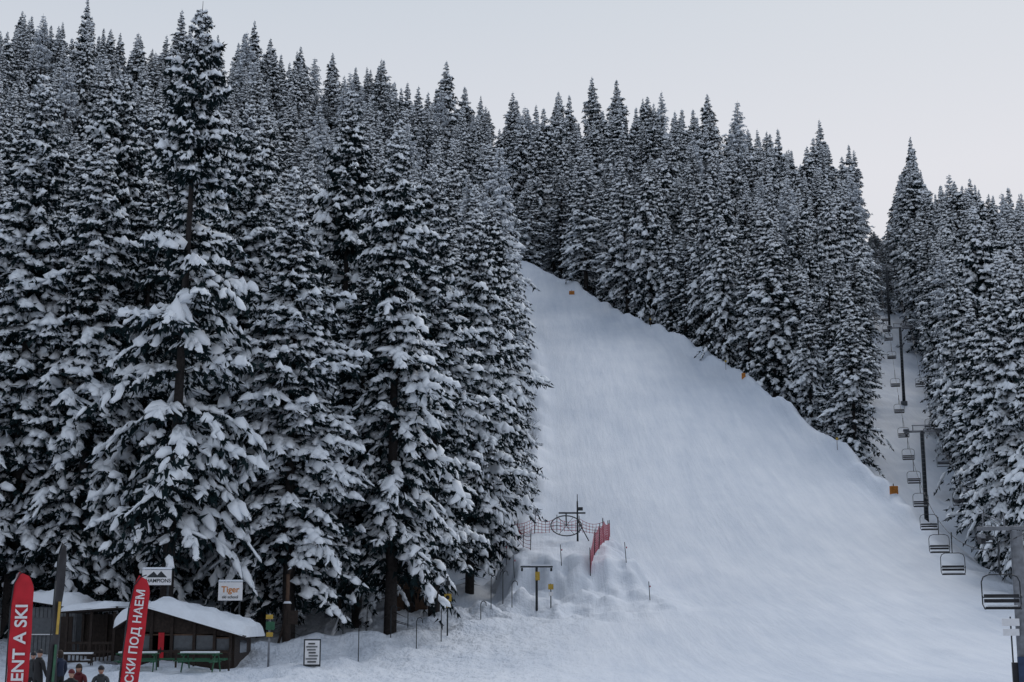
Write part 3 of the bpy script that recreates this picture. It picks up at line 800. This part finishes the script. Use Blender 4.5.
def person(x, y, yaw, sit, jm, tm, hm, tall=1.75, longhair=False, turn=0.0):
    g = H(x, y); e = empty('person', (x, y, g), yaw); s = tall/1.75
    # faces -Y locally
    hz = 0.93 if not sit else 0.53
    dz = hz-0.93
    V_ = [(0, 0, hz), (0, 0.01, 1.12+dz), (0, 0.02, 1.32+dz), (0, 0.02, 1.44+dz), (0, 0, 1.52+dz), (0, -.01, 1.60+dz)]
    Rr = [(.15, .12), (.145, .115), (.165, .125), (.10, .09), (.058, .058), (.055, .055)]
    E = [(0, 1), (1, 2), (2, 3), (3, 4), (4, 5)]
    for sx in (-1, 1):
        i = len(V_)
        el = (sx*.27, -.02, 1.12+dz) if not sit else (sx*.27, -.08, 1.12+dz)
        wr = (sx*.25, -.14, .90+dz) if not sit else (sx*.16, -.36, 1.08+dz)
        V_ += [(sx*.19, .02, 1.40+dz), el, wr]; Rr += [.075, .058, .042]
        E += [(3, i), (i, i+1), (i+1, i+2)]
        j = len(V_)
        if not sit: V_ += [(sx*.10, 0, .86), (sx*.115, -.02, .49), (sx*.12, .02, .10), (sx*.13, -.15, .05)]
        else: V_ += [(sx*.10, -.06, hz-.02), (sx*.13, -.46, .50), (sx*.13, -.44, .11), (sx*.13, -.60, .05)]
        Rr += [.10, .075, .06, .05]; E += [(0, j), (j, j+1), (j+1, j+2), (j+2, j+3)]
        # hand with fingers
        w = Vector(wr); dirv = (w-Vector(el)).normalized()
        palm = w+dirv*.085; hv = [tuple(w), tuple(w+dirv*.04), tuple(palm)]; hr = [.03, (.036, .022), (.036, .02)]; he = [(0, 1), (1, 2)]
        side = dirv.cross(Vector((0, 0, 1)) if abs(dirv.z) < .9 else Vector((0, 1, 0))).normalized(); dn = dirv.cross(side).normalized()
        for k, fl in enumerate((.075, .085, .08, .062)):
            a0 = palm+side*(k-1.5)*.021; n0 = len(hv)
            hv += [tuple(a0), tuple(a0+dirv*fl*.5+dn*.008), tuple(a0+dirv*fl*.9+dn*.03)]; hr += [.010, .010, .008]; he += [(2, n0), (n0, n0+1), (n0+1, n0+2)]
        n0 = len(hv); t0 = w+dirv*.04+side*.036
        hv += [tuple(t0), tuple(t0+side*.025+dirv*.035), tuple(t0+side*.03+dirv*.065)]; hr += [.012, .011, .009]; he += [(1, n0), (n0, n0+1), (n0+1, n0+2)]
        hm_ = skin_mesh('hand', hv, he, hr, 1); hm_.materials.clear(); hm_.materials.append(M_black)
        link(bpy.data.objects.new('gloved_hand', hm_), e)
    me = skin_mesh('body', V_, E, Rr, 2)
    me.materials.clear()
    for m in (jm, tm, M_black, M_skin): me.materials.append(m)
    for p in me.polygons:
        c = p.center; leg = (c.z < hz-.02) if not sit else (c.z < .60 and c.y < -.14 or c.z < .45)
        mi = 0
        if c.z < .17: mi = 2
        elif leg and abs(c.x) < .22: mi = 1
        elif c.z > 1.53+dz: mi = 3
        p.material_index = mi; p.use_smooth = True
    link(bpy.data.objects.new('body', me), e)
    b = MB(); b.torus((0, 0.0, 1.50+dz), .075, .035, jm, n=18, k=8); b.obj('collar', (0, 0, 0), e)
    hd = empty('head', (0, 0, 0)); hd.parent = e; hd.location = (0, -.015, 1.64+dz); hd.rotation_euler = (0.05, 0, turn)
    import bmesh
    bm = bmesh.new(); bmesh.ops.create_uvsphere(bm, u_segments=28, v_segments=20, radius=1)
    for v in bm.verts:
        c = v.co; zx = 1-.22*max(0, -c.z)**1.5
        v.co = Vector((c.x*.078*zx, c.y*.098*(zx*.95+.05), c.z*.118))
        if c.y < -.6 and abs(c.x) < .2 and -.35 < c.z < .08: v.co.y -= .020*(1-abs(c.x)/.2)*(1-abs(c.z+.18)/.3)
        if c.y < -.5 and .02 < c.z < .22 and .2 < abs(c.x) < .55: v.co.y += .008
    m_ = bpy.data.meshes.new('face'); bm.to_mesh(m_); bm.free(); m_.materials.append(M_skin)
    for p in m_.polygons: p.use_smooth = True
    link(bpy.data.objects.new('face', m_), hd)
    b = MB()
    for sx in (-1, 1):
        b.torus((sx*.031, -.088, .012), .006, .006, M_eye, Matrix.Rotation(math.pi/2, 3, 'X'), n=8, k=6)
        b.torus((sx*.079, .005, -.005), .018, .009, M_skin, Matrix.Rotation(math.pi/2, 3, 'Y'), n=10, k=6)
    b.box((0, -.089, -.055), (.045, .008, .008), M_red); b.obj('eyes_ears_mouth', (0, 0, 0), hd)
    bm = bmesh.new(); bmesh.ops.create_uvsphere(bm, u_segments=24, v_segments=16, radius=1)
    kill = [v for v in bm.verts if v.co.z < -.12 and not (longhair and v.co.y > -.1)]
    bmesh.ops.delete(bm, geom=kill, context='VERTS')
    for v in bm.verts:
        c = v.co; lo = 1.25 if (longhair and c.z < 0) else 1.0
        v.co = Vector((c.x*.09, c.y*.108+.006, c.z*.125*(1.6 if c.z < 0 else 1)*lo+.032))
    m_ = bpy.data.meshes.new('hat'); bm.to_mesh(m_); bm.free(); m_.materials.append(hm)
    for p in m_.polygons: p.use_smooth = True
    ho = bpy.data.objects.new('knitted_hat' if not longhair else 'hair', m_); link(ho, hd)
    so = ho.modifiers.new('s', 'SOLIDIFY'); so.thickness = .012; so.offset = 1
    e.scale = (s, s, s)
J1 = mat('navy_jacket', (.02, .03, .06), .7); J2 = mat('black_jacket', (.018, .018, .02), .7); J3 = mat('maroon_jacket', (.10, .015, .02), .7); J4 = mat('grey_jacket', (.05, .055, .06), .7)
person(-15.9, 49.0, 2.6, False, J2, J2, M_black, 1.80, turn=.3)
person(-15.35, 49.5, -2.2, False, J1, J2, M_hair, 1.72, True)
picnic(-14.2, 48.2, M_wood2, 0.0, False)
person(-14.55, 49.02, 0.0, True, J3, J1, M_hair, 1.85, True)
person(-13.8, 49.02, 0.15, True, J4, J2, M_black, 1.85, turn=.4)
person(-14.3, 47.38, math.pi, True, J2, J1, J3, 1.80, turn=-.3)
person(-16.5, 50.2, 0.6, False, J4, J2, M_black, 1.70)
person(-13.2, 50.2, -2.6, False, J2, J1, M_black, 1.68)

# ------------------------------------------------------------------ light
el = math.radians(48); azs = math.radians(24)
sv = Vector((math.sin(azs)*math.cos(el), math.cos(azs)*math.cos(el), math.sin(el)))
ld = bpy.data.lights.new('overcast_sun', 'SUN'); ld.energy = 0.95; ld.angle = math.radians(20); ld.color = (1, .98, .97)
lo = bpy.data.objects.new('overcast_sun', ld); lo.rotation_euler = sv.to_track_quat('Z', 'Y').to_euler(); lo.location = (0, 0, 200); link(lo)
w = bpy.data.worlds.new('World'); scene.world = w; w.use_nodes = True
nt = w.node_tree; bg = nt.nodes['Background']
sky = nt.nodes.new('ShaderNodeTexSky'); sky.sky_type = 'NISHITA'; sky.sun_disc = False; sky.sun_elevation = el; sky.sun_rotation = azs; sky.air_density = 1.5; sky.dust_density = 4
tc = nt.nodes.new('ShaderNodeTexCoord'); sep = nt.nodes.new('ShaderNodeSeparateXYZ'); nt.links.new(tc.outputs['Generated'], sep.inputs[0])
rp = nt.nodes.new('ShaderNodeValToRGB'); nt.links.new(sep.outputs['Z'], rp.inputs['Fac'])
cr = rp.color_ramp; cr.elements[0].position = 0; cr.elements[0].color = (.50, .54, .62, 1); cr.elements[1].position = 1; cr.elements[1].color = (.51, .61, .78, 1)
for p, c in ((.12, (.77, .755, .80)), (.30, (.74, .75, .81)), (.42, (.60, .655, .73)), (.6, (.57, .65, .78))):
    q = cr.elements.new(p); q.color = (*c, 1)
# overcast is thinner (brighter) towards the veiled sun behind the hill
mr = nt.nodes.new('ShaderNodeMapRange'); mr.interpolation_type = 'SMOOTHSTEP'
mr.inputs['From Min'].default_value = -0.6; mr.inputs['From Max'].default_value = 0.6; mr.inputs['To Min'].default_value = 0.76; mr.inputs['To Max'].default_value = 1.0
nt.links.new(sep.outputs['Y'], mr.inputs['Value'])
s2 = nt.nodes.new('ShaderNodeVectorMath'); s2.operation = 'SCALE'; nt.links.new(rp.outputs[0], s2.inputs[0]); nt.links.new(mr.outputs['Result'], s2.inputs['Scale'])
sc = nt.nodes.new('ShaderNodeVectorMath'); sc.operation = 'SCALE'; sc.inputs['Scale'].default_value = 0.08; nt.links.new(sky.outputs[0], sc.inputs[0])
mx = nt.nodes.new('ShaderNodeMix'); mx.data_type = 'RGBA'; mx.inputs['Factor'].default_value = 0.88
nt.links.new(sc.outputs[0], mx.inputs[6]); nt.links.new(s2.outputs[0], mx.inputs[7]); nt.links.new(mx.outputs[2], bg.inputs['Color'])
bg.inputs['Strength'].default_value = 1.0

cam = bpy.data.cameras.new('camera'); cam.lens = 50; cam.sensor_width = 36; cam.clip_end = 6000; cam.clip_start = .1
co = bpy.data.objects.new('camera', cam); co.location = (0, 0, 0); co.rotation_euler = (math.radians(90+11.1), 0, 0); link(co)
scene.camera = co
